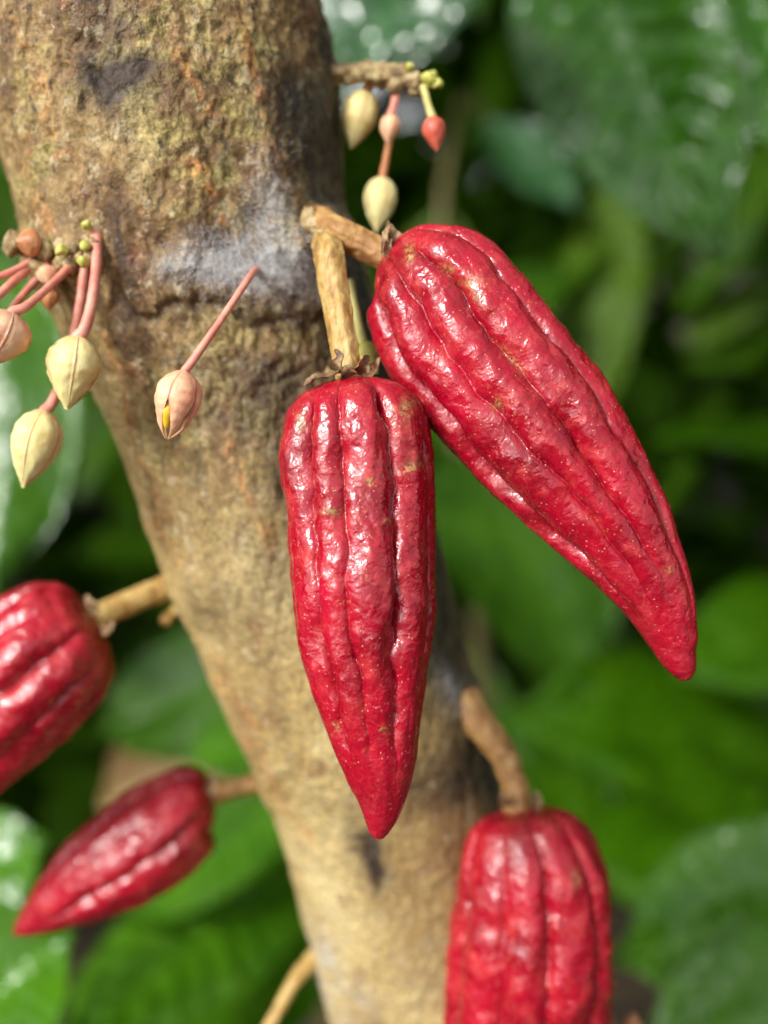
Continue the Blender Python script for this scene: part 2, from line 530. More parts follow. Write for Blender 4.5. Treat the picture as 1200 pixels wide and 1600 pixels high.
rads = np.array([0.030, 0.032, 0.034, 0.0345] + axr + list(0.0262 + 0.016 * np.linspace(0, 1, len(below)) ** 2))

def make_trunk():
    dense = 9000
    path = spline(pts, 2000)
    seg = np.linalg.norm(np.diff(pts, axis=0), axis=1)
    acc = np.concatenate([[0], np.cumsum(seg)])
    sarc = np.linspace(0, acc[-1], 2000)
    rr = np.interp(sarc, acc, rads)
    # rows: dense where the lens sees the bark
    py = project(path)[1]
    s0, s1 = acc[4] - 0.02, acc[12] + 0.03
    srows = np.concatenate([np.linspace(0, s0, 60, endpoint=False), np.linspace(s0, s1, 600), np.linspace(s1, acc[-1], 60)[1:]])
    path = np.stack([np.interp(srows, sarc, path[:, k]) for k in range(3)], 1)
    rr = np.interp(srows, sarc, rr)
    k = np.ones(9) / 9
    for c in range(3):
        path[5:-5, c] = np.convolve(path[:, c], k, 'same')[5:-5]
    T, N, B = frames(path, -FWD)
    nc = 360
    u = np.linspace(0, 2 * math.pi, nc, endpoint=False)
    th = u - 0.45 * np.sin(u)            # more columns on the side that faces the lens
    ring = N[:, None, :] * np.cos(th)[None, :, None] + B[:, None, :] * np.sin(th)[None, :, None]
    base = (path[:, None, :] + ring * rr[:, None, None]).reshape(-1, 3)
    nrm = ring.reshape(-1, 3)
    px, py, d = project(base)
    front = sstep(-0.15, 0.25, -(nrm * (base - CAM)).sum(1) / np.linalg.norm(base - CAM, axis=1))
    px[d < 0.02] = -9e3
    w1 = fbm(base * 45, 3, 5)
    w2 = fbm(base * 130, 3, 6)
    jx, jy = px + 22 * w2 + 16 * w1, py + 22 * fbm(base * 130 + 9, 3, 7) + 16 * w1
    def blob(x, y, rx, ry, ang=0.0, hard=1.0):
        c, s = math.cos(R_(ang)), math.sin(R_(ang))
        dx, dy = jx - x, jy - y
        q = ((dx * c + dy * s) / rx) ** 2 + ((-dx * s + dy * c) / ry) ** 2
        return np.exp(-q ** hard) * front
    def line(pl, w):
        out = np.zeros(len(px))
        for (x0, y0), (x1, y1) in zip(pl[:-1], pl[1:]):
            t = np.clip(((jx - x0) * (x1 - x0) + (jy - y0) * (y1 - y0)) / ((x1 - x0) ** 2 + (y1 - y0) ** 2), 0, 1)
            dd = np.hypot(jx - x0 - t * (x1 - x0), jy - y0 - t * (y1 - y0))
            out = np.maximum(out, np.exp(-(dd / w) ** 2))
        return out * front
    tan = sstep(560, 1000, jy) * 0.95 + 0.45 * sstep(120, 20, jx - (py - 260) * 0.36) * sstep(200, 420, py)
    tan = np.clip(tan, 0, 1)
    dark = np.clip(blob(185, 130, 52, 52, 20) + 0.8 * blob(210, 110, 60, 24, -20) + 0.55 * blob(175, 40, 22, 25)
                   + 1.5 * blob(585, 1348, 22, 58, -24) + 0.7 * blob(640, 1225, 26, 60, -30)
                   + 0.6 * blob(560, 530, 46, 70) + 0.55 * blob(420, 590, 90, 45) + 0.35 * line([(165, 492), (250, 505), (360, 492), (470, 500)], 15)  # line term: shade under the bark ledge, painted dark
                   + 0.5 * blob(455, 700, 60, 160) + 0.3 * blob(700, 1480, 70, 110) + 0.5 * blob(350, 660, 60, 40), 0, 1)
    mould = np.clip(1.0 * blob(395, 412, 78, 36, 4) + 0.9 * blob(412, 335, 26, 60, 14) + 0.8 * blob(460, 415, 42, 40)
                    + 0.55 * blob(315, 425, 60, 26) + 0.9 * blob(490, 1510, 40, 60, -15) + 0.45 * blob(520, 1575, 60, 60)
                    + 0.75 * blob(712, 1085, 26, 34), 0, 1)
    right = np.clip(sstep(-105, -20, jx - (450 + 0.215 * py + 0.00006 * py ** 2)) * sstep(60, 160, py) * sstep(1330, 1200, py) * front  # right edge: dark moss plus the trunk's shaded side, darkened in colour
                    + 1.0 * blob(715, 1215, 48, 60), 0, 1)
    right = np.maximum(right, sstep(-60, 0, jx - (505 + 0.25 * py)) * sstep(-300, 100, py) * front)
    ora = np.clip(line([(285, 75), (300, 140), (330, 180)], 7) + line([(302, 250), (318, 300), (345, 340)], 9)
                  + line([(370, 20), (395, 120), (410, 165), (430, 250), (455, 300), (500, 345), (540, 375)], 8)
                  + line([(455, 290), (470, 320), (515, 350)], 14) + 0.8 * line([(40, 190), (60, 280), (80, 360)], 8)
                  + 0.7 * line([(160, 480), (175, 560), (250, 760), (290, 880)], 7) + 0.8 * line([(345, 640), (375, 720), (400, 800), (420, 860)], 7)
                  + 0.7 * line([(330, 1030), (420, 1200), (470, 1300)], 8) + 0.6 * line([(20, 20), (60, 130), (100, 250)], 9)
                  + 0.5 * line([(640, 900), (700, 1000)], 9), 0, 1)
    crack = np.clip(line([(168, 478), (230, 500), (300, 488), (380, 500), (470, 490), (530, 510)], 7)
                    + line([(560, 1315), (580, 1345), (602, 1390)], 9) + 0.5 * line([(90, 40), (110, 60)], 5)
                    + 0.6 * line([(470, 560), (440, 600), (400, 610)], 6), 0, 1)
    lam = 1 - 0.88 * tan
    flakes = np.abs(fbm(base * np.array((240, 240, 150)), 4, 8, 0.55))
    h = (0.0011 * fbm(base * 38, 3, 9) + 0.0006 * lam * fbm(base * np.array((130, 130, 90)), 4, 10)
         + (0.0008 * lam + 0.00010) * (0.35 - flakes) + 0.00022 * fbm(base * 620, 3, 12, 0.6))
    h += 0.0004 * sstep(510, 465, jy) * sstep(250, 420, py)
    h += 0.0011 * blob(480, 375, 70, 45) + 0.0050 * blob(492, 362, 40, 32) + 0.0022 * blob(80, 400, 60, 50)
    h += 0.0010 * mould * np.abs(fbm(base * 300, 3, 13)) + 0.0005 * ora * (0.4 + w2) - 0.0010 * crack - 0.0004 * dark
    h += 0.0016 * blob(745, 1110, 40, 45) + 0.0012 * blob(300, 920, 40, 40) + 0.0012 * blob(420, 1228, 30, 35)
    v = base + nrm * h[:, None]
    ones = np.ones(len(v))
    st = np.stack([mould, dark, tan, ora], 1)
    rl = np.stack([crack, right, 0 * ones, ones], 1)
    return v, grid_faces(len(path), nc), st, rl

TREE = thing('cacao_tree', 'leaning brown cacao trunk with peeling lichened bark and grey mould patch', 'tree', (below[-1][0], below[-1][1], 0.0))
tv, tf, st, rl = make_trunk()
mesh_obj('trunk', tv, tf, M['bark'], TREE, attrs={'stain_shade': st, 'crack_shade': rl})
BV = BVHTree.FromPolygons([tuple(x) for x in tv], [tuple(x) for x in tf[:, ::1]])

def on_trunk(px, py):
    dr = P(px, py, 1.0) - CAM
    loc, n, i, dist = BV.ray_cast(Vector(CAM), Vector(dr).normalized())
    if loc is None:
        loc, n, i, dist = BV.find_nearest(Vector(P(px, py, 0.21)))
    return np.array(loc)

def Q(px, py, out=0.0):
    """point on the bark at that pixel, 'out' metres in front of it"""
    return P(px, py, float(project(on_trunk(px, py))[2]) - out)

# ------------------------------------------------------------------ leaves
def leaf_mesh(base, tip, width, face, droop=0.12, fold=0.22, seed=0, nl=44, nw=15, quilt=1.0, veins=11, wave=0.05):
    """lance-shaped leaf with drip tip, sunken veins and quilted blade; face = direction its upper side looks to"""
    rs = random.Random(seed)
    base, tip = np.asarray(base, float), np.asarray(tip, float)
    ax = tip - base
    L = np.linalg.norm(ax)
    ax /= L
    nz = np.asarray(face, float)
    nz = nz - (nz @ ax) * ax
    nz /= np.linalg.norm(nz)
    sx = np.cross(ax, nz)
    t = np.linspace(0, 1, nl)
    s = np.linspace(-1, 1, nw)
    s = np.sign(s) * np.abs(s) ** 0.9
    w = np.sin(np.pi * np.clip(t, 0, 1) ** 0.86) ** 0.72
    w = w * (1 - 0.55 * sstep(0.80, 0.97, t)) * (1 - 0.1 * sstep(0.0, 0.1, 0.1 - t)) + 0.012
    w[-1] = 0.006
    T, S = np.meshgrid(t, s, indexing='ij')
    W = w[:, None] * width / 2
    phase = (T - 0.16 * np.abs(S)) * veins
    fr = phase - np.floor(phase)
    vein = np.exp(-((np.minimum(fr, 1 - fr)) / 0.10) ** 2) * sstep(0.0, 0.2, np.abs(S)) * (1 - 0.5 * np.abs(S))
    mid = np.exp(-(S / 0.07) ** 2)
    q = np.sin(np.pi * fr) * np.abs(np.sin(np.pi * np.clip(np.abs(S), 0.0, 1))) ** 0.8
    p3 = np.stack([T.ravel() * L * 12, S.ravel() * width * 12, np.full(T.size, seed * 3.7)], 1)
    nz1 = fbm(p3, 3, 21 + seed % 7).reshape(T.shape) if nl > 12 else 0.6 * np.sin(T * 7 + seed * 1.7) * np.cos(S * 3 + seed)
    z = (-droop * L * (T - 0.5) ** 2 * 4 * 0.25 + fold * np.abs(S) * W - fold * 0.25 * W + quilt * width * 0.022 * q
         + wave * width * np.sin(T * 9 + seed) * np.abs(S) ** 1.5 + 0.05 * width * nz1 - width * 0.016 * mid)
    bend = (rs.random() - 0.5) * 0.12 * L
    C = base + T[..., None] * L * ax + (S * W + bend * T * (1 - T))[..., None] * sx + z[..., None] * nz
    top = C.reshape(-1, 3)
    th = 0.00035
    bot = (C - th * nz).reshape(-1, 3)
    f = grid_faces(nl, nw, False)
    n = len(top)
    # rim
    b = np.concatenate([np.arange(nw), np.arange(1, nl) * nw + nw - 1, (nl - 1) * nw + np.arange(nw - 2, -1, -1), np.arange(nl - 2, 0, -1) * nw])
    b2 = np.roll(b, -1)
    rim = np.stack([b2, b, b + n, b2 + n], 1)
    F = np.vstack([f[:, ::-1], f + n, rim])
    at = np.stack([np.maximum(vein * 0.8, mid).ravel(), np.abs(S).ravel(), np.zeros(n), np.ones(n)], 1)
    ridge = C[:, nw // 2, :] - nz * (th + width * 0.006)
    return np.vstack([top, bot]), F, np.vstack([at, at]), ridge

def add_leaf(root, base, tip, width, face, mat, seed, stem_from=None, **kw):
    v, f, at, ridge = leaf_mesh(base, tip, width, face, seed=seed, **kw)
    lf = mesh_obj('leaf', v, f, M[mat], root, attrs={'leaf': at})
    pth = ridge[::4]
    mv, mf = tube(pth, [width * 0.018, width * 0.010, width * 0.003], 20, 6)
    n = len(mv)
    mr = sub_obj('midrib', mv, mf, M[mat], lf, root)
    if stem_from is not None:
        a, b = np.asarray(stem_from, float), np.asarray(base, float)
        sv, sf = tube([a, (a + b) / 2 + np.array((0, 0, 0.01)), b, ridge[2]], [0.0022, 0.0017, 0.0016], 16, 8)
        sub_obj('petiole', sv, sf, M['twig'], lf, root)
    return lf

def plant(name, label, cat, foot, stem_pts, leaves, group=None, r=0.005):
    """leaves: (base(px,py,d), tip(px,py,d), width m, facing vector, material, kwargs)"""
    root = thing(name, label, cat, foot, group)
    sp = [np.asarray(p, float) for p in stem_pts]
    sv, sf = tube(sp, [r * 1.6, r, r * 0.55], 40, 10, 0.15, 2, 120)
    mesh_obj('stem', sv, sf, M['twig'], root)
    dense = spline(sp, 60)
    for k, (b, t, w, fc, mt, kw) in enumerate(leaves):
        B, T = P(*b), P(*t)
        i = np.argmin(np.linalg.norm(dense - B, axis=1))
        add_leaf(root, B, T, w, fc, mt, abs(hash((int(b[0]), int(t[1])))) % 97 if False else int(abs(b[0] * 7 + t[1] * 3)) % 97, stem_from=dense[i], **kw)
    return root

UP, CAMV = np.array((0, 0, 1.0)), -FWD
def F_(u, c, x=0.0):
    return u * UP + c * CAMV + x * RGT

def G(px, py, d, dx=0.0):
    p = P(px, py, d)
    return np.array((p[0] + dx, p[1], 0.0))

# cacao branch hanging in from the upper right with big drooping glossy leaves
plant('cacao_branch', 'hanging branch with big drooping glossy leaves at the upper right', 'branch', P(1240, -420, .62),
      [P(1700, -900, .85), P(1240, -420, .62), P(950, -210, .52), P(700, -150, .46), P(560, -140, .44)],
      [((872, -190, .50), (1128, 398, .43), .090, F_(-.12, .95, -.36), 'leaf_deep', dict(fold=.28, droop=.25, quilt=3.0, nl=90, nw=25)),
       ((1090, -260, .50), (1300, 262, .42), .092, F_(-.10, .95, -.42), 'leaf_deep', dict(fold=.25, droop=.2, quilt=3.0, nl=90, nw=25)),
       ((700, -130, .44), (545, 118, .41), .080, F_(.08, .85, -.32), 'leaf_blue', dict(fold=.15, droop=.2, quilt=2)),
       ])
# sapling standing to the right, leaves reaching in from the right edge
plant('cacao_sapling', 'broad-leaved green sapling behind the largest red pod at right', 'sapling', G(1420, 900, .85),
      [G(1420, 900, .85), P(1400, 1500, .80), P(1370, 1000, .76), P(1330, 600, .78), P(1250, 330, .85), P(1150, 250, .9)],
      [((1350, 700, .74), (1012, 684, .62), .060, F_(.9, .35), 'leaf_mid', dict(fold=.2, droop=.1)),
       ((1370, 960, .74), (1050, 1035, .62), .095, F_(.8, .55, .1), 'leaf_mid', dict(fold=.15, droop=.15)),
       ((1340, 1230, .72), (795, 1100, .58), .130, F_(.75, .6), 'leaf_mid', dict(fold=.12, droop=.2)),
       ((1330, 1330, .74), (880, 1330, .66), .110, F_(.6, .8), 'leaf_mid', dict(fold=.1, droop=.2)),
       ((960, 270, .90), (905, 690, .86), .075, F_(.1, .9, -.3), 'leaf_lime', dict(fold=.05, droop=.1, quilt=.4)),
       ((1200, 450, .88), (1060, 540, .92), .040, F_(.4, .9), 'leaf_lime', dict(fold=.1))])
# low plant at bottom right, wet leaves close to the lens
plant('low_shrub', 'wet glossy-leaved shrub in the bottom right corner', 'shrub', G(1500, 1500, .50),
      [G(1500, 1500, .50), P(1480, 1900, .46), P(1440, 1600, .44), P(1400, 1380, .45), P(1380, 1250, .46)],
      [((1390, 1400, .42), (955, 1500, .42), .082, F_(.45, .7, -.38), 'leaf_bright', dict(fold=.2, droop=.15, quilt=2.2)),
       ((1430, 1570, .38), (985, 1650, .39), .070, F_(.5, .68, -.38), 'leaf_bright', dict(fold=.2, droop=.15, quilt=2.2))])
# plant behind the gap between the two hero pods
plant('young_cacao_plant', 'dim young plant with broad leaves behind the gap between pods', 'plant', G(800, 900, .95),
      [G(800, 900, .95), P(790, 1500, .86), P(740, 900, .78), P(700, 600, .76), P(690, 330, .80), P(720, 150, .9)],
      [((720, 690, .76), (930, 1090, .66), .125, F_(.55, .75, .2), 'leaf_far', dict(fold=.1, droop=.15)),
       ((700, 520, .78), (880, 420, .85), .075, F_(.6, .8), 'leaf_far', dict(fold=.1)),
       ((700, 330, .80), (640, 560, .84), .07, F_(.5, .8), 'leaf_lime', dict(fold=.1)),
       ((760, 1150, .80), (960, 1330, .78), .10, F_(.6, .7), 'leaf_mid', dict(fold=.1)),
       ((760, 180, .9), (900, 330, .85), .07, F_(.8, .6), 'leaf_blue', dict(fold=.2))])
# plant at the left edge
plant('understory_plant', 'bright green plant with one broad shiny leaf at the left edge', 'plant', G(-330, 700, .60),
      [G(-330, 700, .60), P(-320, 1400, .54), P(-260, 800, .48), P(-170, 340, .45), P(-120, 200, .46)],
      [((-120, 340, .44), (-15, 960, .40), .098, F_(.5, .75, .2), 'leaf_mid', dict(fold=.22, droop=.12)),
       ((-250, 760, .50), (60, 1010, .62), .06, F_(.8, .4), 'leaf_far', dict(fold=.15)),
       ((-140, 300, .46), (60, 180, .62), .06, F_(.8, .4), 'leaf_far', dict(fold=.15))])
# plant at lower left below the two far pods
plant('lower_left_shrub', 'shiny-leaved shrub in the bottom left corner below the tapered pod', 'shrub', G(-150, 1500, .62),
      [G(-150, 1500, .62), P(-130, 1900, .50), P(-110, 1620, .40), P(-100, 1480, .38), P(-110, 1330, .40)],
      [((-110, 1400, .39), (72, 1308, .40), .048, F_(.7, .6), 'leaf_bright', dict(fold=.15)),
       ((-130, 1650, .31), (116, 1452, .33), .058, F_(.5, .68, -.13), 'leaf_bright', dict(fold=.35, quilt=1.6))])
plant('ground_sapling', 'green sapling with long arching leaves behind the lower trunk at left', 'sapling', G(500, 1300, .75),
      [G(500, 1300, .75), P(510, 1700, .70), P(500, 1400, .62), P(470, 1150, .60), P(420, 980, .62)],
      [((490, 1330, .60), (70, 1660, .44), .075, F_(.43, .7, -.19), 'leaf_bright', dict(fold=.16, droop=.12, quilt=2.2, nl=70, nw=21)),
       ((500, 1420, .62), (200, 1720, .50), .085, F_(.43, .7, -.2), 'leaf_bright', dict(fold=.3, droop=.15, quilt=2.2)),
       ((455, 1250, .56), (190, 1440, .50), .045, F_(.43, .7, -.15), 'leaf_bright', dict(fold=.25, quilt=2)),
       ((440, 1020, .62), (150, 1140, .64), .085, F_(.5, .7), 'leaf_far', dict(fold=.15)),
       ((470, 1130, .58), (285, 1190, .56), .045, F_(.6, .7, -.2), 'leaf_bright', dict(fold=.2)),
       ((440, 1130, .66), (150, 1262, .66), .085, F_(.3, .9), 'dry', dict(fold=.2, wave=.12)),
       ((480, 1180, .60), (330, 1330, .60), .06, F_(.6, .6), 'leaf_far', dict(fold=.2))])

def leaf_mass(name, label, cat, count, seed, where, mat, size, low=(9, 5)):
    rs = random.Random(seed)
    V, F, A, off = [], [], [], 0
    for k in range(count):
        p, scl = where(rs)
        a = rs.uniform(0, 2 * math.pi)
        dr = np.array((math.cos(a), math.sin(a), rs.uniform(-1.1, 0.15)))
        dr /= np.linalg.norm(dr)
        L = rs.uniform(*size) * scl
        fc = np.array((rs.gauss(0, .35), rs.gauss(0, .35) - .25, 1.0))
        v, f, at, _ = leaf_mesh(p, p + dr * L, L * rs.uniform(.3, .42), fc, droop=rs.uniform(.1, .5), seed=k % 90, nl=low[0], nw=low[1], veins=5, quilt=.5)
        n = len(v) // 2
        f = f[:len(grid_faces(low[0], low[1], False))]
        V.append(v[:n]); F.append(f + off); A.append(at[:n]); off += n
    o = mesh_obj(name, np.vstack(V), np.vstack(F), M[mat], attrs={'leaf': np.vstack(A)})
    o['kind'] = 'stuff'
    if label:
        o['label'] = label
        o['category'] = cat
    return o

def wh_near(rs):
    a = rs.uniform(-1.35, 1.35)
    d = rs.uniform(0.95, 1.9)
    return np.array((d * math.sin(a), d * math.cos(a), rs.betavariate(1.2, 1.4) * 1.45)), 1.0
def wh_far(rs):
    a = rs.uniform(-1.5, 1.5)
    d = rs.uniform(2.2, 4.5)
    return np.array((d * math.sin(a), d * math.cos(a), rs.uniform(0.0, 2.6) if rs.random() < .5 else rs.uniform(.7, 1.9))), 2.0
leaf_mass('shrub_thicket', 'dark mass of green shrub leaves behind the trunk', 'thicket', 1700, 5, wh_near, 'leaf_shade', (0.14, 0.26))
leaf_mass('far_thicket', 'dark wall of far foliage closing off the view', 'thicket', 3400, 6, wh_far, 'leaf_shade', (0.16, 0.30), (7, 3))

def wh_roof(rs):
    x, y = rs.uniform(-2.8, 2.6), rs.uniform(1.5, 4.0)
    return np.array((x, y, 1.75 + 0.25 * abs(y) + rs.uniform(0, .6))), 1.8
leaf_mass('shade_canopy', 'unseen leafy canopy added overhead to shade the background', 'canopy', 700, 8, wh_roof, 'leaf_shade', (0.16, 0.30), (7, 3))  # unseen leaves added to keep sky light off the background

# ------------------------------------------------------------------ pods
def husk_mesh(axis, prof, rot, seed, nt=320, nth=400, depth=0.25, lumps=1.0, fade=(0.62, 0.93), shallow=0.5):
    """axis: (px, py, d); prof: (t, half-width px). ten ridges, five deep and five shallow furrows"""
    pts = np.array([P(*a) for a in axis])
    tt = np.linspace(0, 1, nt)
    # denser rows at both ends
    tt = 0.5 - 0.5 * np.cos(np.pi * tt) * (1 - 0.25 * np.sin(np.pi * tt) ** 2)
    path0 = spline(pts, 500)
    path = np.stack([np.interp(tt, np.linspace(0, 1, 500), path0[:, k]) for k in range(3)], 1)
    dd = (path - CAM) @ FWD
    hw = np.interp(tt, [p[0] for p in prof], [p[1] for p in prof])
    ks = 11
    hwp = np.pad(hw, ks // 2, mode='edge')
    sm = np.convolve(hwp, np.ones(ks) / ks, 'valid')
    mixw = sstep(0.02, 0.08, tt) * sstep(1.0, 0.96, tt)
    hw = hw * (1 - mixw) + sm * mixw
    R = hw * dd / FPX
    T, N, B = frames(path, -FWD)
    th = np.linspace(0, 2 * math.pi, nth, endpoint=False)
    TH, TT = np.meshgrid(th, tt)
    rs = np.random.RandomState(seed)
    fl = np.stack([np.cos(TH).ravel() * 1.3, np.sin(TH).ravel() * 1.3, TT.ravel() * 5], 1)
    wob = 0.10 * fbm(fl * np.array((1, 1, 1.3)), 3, seed).reshape(TH.shape)
    wob2 = 0.05 * fbm(fl * np.array((2.2, 2.2, 2.8)), 2, seed + 3).reshape(TH.shape)
    e = np.arange(11) * (2 * math.pi / 10)
    e[1:10] += rs.uniform(-0.10, 0.10, 9)
    phi = np.mod(TH + rot + wob + wob2, 2 * math.pi)
    cell = np.clip(np.searchsorted(e, phi.ravel(), side='right').reshape(phi.shape) - 1, 0, 9)
    u = (phi - e[cell]) / (e[cell + 1] - e[cell]) - 0.5
    left = cell
    right = (cell + 1) % 10
    D = np.array([1.0, shallow] * 5) * (1 + 0.28 * rs.uniform(-1, 1, 10))
    Df = np.where(u < 0, D[left], D[right])
    h = np.clip(1 - np.abs(2 * u) ** 2.0, 0, 1) ** 0.62
    fd = 1 - sstep(fade[0], fade[1], TT)
    fd = fd * (0.55 + 0.45 * sstep(0.0, 0.10, TT))
    fdep = depth * Df * fd * (1 + 0.55 * fbm(fl * np.array((1.6, 1.6, 1.5)) + 5, 2, seed + 8).reshape(TH.shape))
    surf = np.stack([np.cos(TH).ravel() * 0.0125, np.sin(TH).ravel() * 0.0125, (TT * np.linalg.norm(np.diff(path0, axis=0), axis=1).sum()).ravel()], 1)
    l1 = fbm(surf * np.array((110, 110, 95)), 3, seed + 20).reshape(TH.shape)
    l2 = fbm(surf * np.array((250, 250, 260)) + 0.6 * l1.reshape(-1, 1), 3, seed + 30).reshape(TH.shape)
    l3 = fbm(surf * 900, 3, seed + 40).reshape(TH.shape)
    body = sstep(0.0, 0.06, TT) * sstep(1.0, 0.93, TT)
    lum = lumps * body * (0.030 * l1 + (0.005 + 0.009 * h) * l2 * (0.25 + 0.75 * fd) + 0.0045 * l3)
    rad = R[:, None] * (1 - fdep * (1 - h) + lum)
    ring = N[:, None, :] * np.cos(th)[None, :, None] + B[:, None, :] * np.sin(th)[None, :, None]
    v = path[:, None, :] + ring * rad[:, :, None]
    tipm = sstep(0.80, 0.95, TT)
    return v.reshape(-1, 3), grid_faces(nt, nth), tipm.ravel()

def strip(pts, widths, face, n=14, seed=0, th=0.00018):
    """thin curled papery sepal strip"""
    path = spline(pts, n)
    T, N, B = frames(path, face)
    w = np.interp(np.linspace(0, 1, n), np.linspace(0, 1, len(widths)), widths)
    S = np.linspace(-1, 1, 7)
    cup = 0.35
    C = path[:, None, :] + B[:, None, :] * (S[None, :] * w[:, None])[..., None] + N[:, None, :] * (cup * (S ** 2)[None, :] * w[:, None])[..., None]
    C = C + N[:, None, :] * (0.0006 * fbm(C.reshape(-1, 3) * 700, 2, seed).reshape(n, 7))[..., None]
    top, bot = C.reshape(-1, 3), (C - N[:, None, :] * th).reshape(-1, 3)
    f = grid_faces(n, 7, False)
    k = len(top)
    b = np.concatenate([np.arange(7), np.arange(1, n) * 7 + 6, (n - 1) * 7 + np.arange(5, -1, -1), np.arange(n - 2, 0, -1) * 7])
    b2 = np.roll(b, -1)
    return np.vstack([top, bot]), np.vstack([f[:, ::-1], f + k, np.stack([b2, b, b + k, b2 + k], 1)])

def pod(label, axis, prof, rot, seed, stalk, stalk_r, stalk_mat='stalk', scars=(), sepals=(), **kw):
    root = thing('cacao_pod', label, 'cacao pod', stalk[0], 'red ribbed pods on the trunk')
    v, f, tip = husk_mesh(axis, prof, rot, seed, **kw)
    px, py, d = project(v)
    facing = d < np.interp(py, np.sort(py[::50]), np.full(len(py[::50]), d.mean())) + 0.02
    sc = np.zeros(len(v))
    for (x, y, rx, ry, an) in scars:
        c, s = math.cos(R_(an)), math.sin(R_(an))
        sc = np.maximum(sc, np.exp(-((((px - x) * c + (py - y) * s) / rx) ** 2 + ((-(px - x) * s + (py - y) * c) / ry) ** 2)))
    at = np.stack([sc, tip, np.zeros(len(v)), np.ones(len(v))], 1)
    mesh_obj('husk', v, f, M['pod'], root, attrs={'marks': at})
    sv, sf = tube(stalk, stalk_r, 90, 56, 0.10, seed, 420, ribs=0.028)
    # widened foot of the stalk where it leaves the wood is part of the stalk
    mesh_obj('peduncle', sv, sf, M[stalk_mat], root)
    for k, (pl, w, fc) in enumerate(sepals):
        a, b = strip([P(*q) for q in pl], w, fc, seed=seed + k)
        mesh_obj('dried_sepal', a, b, M['sepal_dry'], root)
    return root

def ax_sn(o, dv, rows):
    """axis points given along/aside a drawn line in the photo: o origin px, dv unit direction, rows (s, n, depth)"""
    nx, ny = dv[1], -dv[0]
    return [(o[0] + dv[0] * s + nx * n, o[1] + dv[1] * s + ny * n, d) for s, n, d in rows]

# hero pod hanging in front of the trunk
A1 = [(546, 592, .1655), (553, 660, .1652), (557, 740, .1648), (563, 830, .1642), (567, 920, .1636), (571, 1010, .1630), (580, 1100, .1624), (592, 1200, .1618), (596, 1255, .1614), (590, 1312, .1610)]
Lp = lambda y: (y - 592) / 720.0
PR1 = [(Lp(y), w) for y, w in [(592, 3), (594.5, 30), (599, 52), (606, 70), (616, 86), (632, 101), (655, 112), (700, 119), (800, 117), (900, 116), (960, 113), (1010, 107), (1080, 91), (1130, 77), (1200, 57), (1250, 38), (1285, 24), (1303, 14), (1309, 9), (1312, 2)]]
s1 = on_trunk(508, 380)
SEP1 = [([(522, 578, .1625), (512, 585, .160), (497, 588, .159), (482, 596, .1595), (474, 606, .160)], [.0012, .0013, .0010, .0007, .0003], F_(.9, .5)),
        ([(532, 583, .1620), (527, 570, .1600), (530, 556, .1598), (524, 546, .1605)], [.0013, .0012, .0007, .0002], F_(.2, 1, -.4)),
        ([(556, 584, .1620), (566, 572, .1605), (570, 562, .1610), (580, 560, .1625)], [.0012, .0012, .0007, .0002], F_(.3, .9, .6)),
        ([(545, 588, .1602), (543, 580, .1588), (541, 570, .1588)], [.0014, .0013, .0004], F_(.1, 1)),
        ([(562, 590, .1640), (578, 578, .1650), (586, 572, .1665), (590, 560, .168)], [.0010, .0011, .0006, .0002], F_(.5, .7, .4))]
pod('long red ribbed pod hanging straight down in front of the trunk', A1, PR1, 0.56, 4,
    [P(509, 380, .1730), P(514, 396, .1690), P(522, 450, .1680), P(534, 520, .1660), P(547, 594, .1655)],
    [.0024, .00252, .00235, .0022, .0024],
    scars=[(633, 640, 12, 22, 30), (578, 752, 7, 5, 0), (605, 815, 6, 4, 0), (640, 730, 20, 8, -20), (470, 660, 8, 14, 0), (600, 1140, 6, 5, 0), (524, 1135, 6, 6, 0), (520, 800, 16, 6, 0)],
    sepals=SEP1)

# hero pod leaning out to the right
O2, V2 = (597, 400), (.589, .808)
A2 = ax_sn(O2, V2, [(s_, n_, .1715 - .0085 * s_ / 818) for s_, n_ in [(0, 14), (35, 24), (65, 28), (115, 31), (175, 29), (250, 32), (333, 37), (408, 41), (486, 43), (552, 44), (620, 40), (682, 34), (742, 18), (775, 6), (806, 0), (818, -1)]])
PR2 = [(s / 828.0, w * (.945 if s > 60 else .87)) for s, w in [(0, 3), (2, 28), (7, 48), (18, 68), (36, 88), (65, 112), (115, 131), (175, 138), (250, 139), (333, 137), (408, 132), (486, 117), (552, 103), (620, 84), (682, 66), (742, 47), (775, 36), (800, 26), (815, 19), (823, 12), (828, 2)]]
s2 = on_trunk(498, 345)
SEP2 = [([(604, 396, .1670), (602, 380, .1660), (603, 362, .1660), (612, 350, .1670)], [.0006, .0007, .0006, .0002], F_(.1, 1, -.5)),
        ([(622, 392, .1680), (618, 372, .1675), (609, 356, .1680), (606, 344, .1690)], [.0013, .0012, .0008, .0002], F_(.2, .9, .4)),
        ([(610, 398, .1660), (606, 386, .1652), (612, 372, .1656)], [.0009, .0008, .0002], F_(.1, 1))]
pod('largest red ribbed pod leaning out to the right with tan scar near its stalk', A2, PR2, 0.16, 9,
    [s2, P(524, 362, .1725), P(560, 377, .1720), P(606, 402, .1715)], [.0027, .0027, .00255, .0025], 'stalk_brown',
    scars=[(744, 455, 9, 22, -25), (735, 440, 18, 7, 0), (778, 632, 8, 9, 0), (828, 838, 13, 8, 20), (800, 560, 26, 5, 50), (700, 420, 12, 6, 30), (1045, 890, 8, 5, 0), (640, 395, 8, 16, 0)],
    sepals=SEP2, depth=0.24, shallow=0.85)

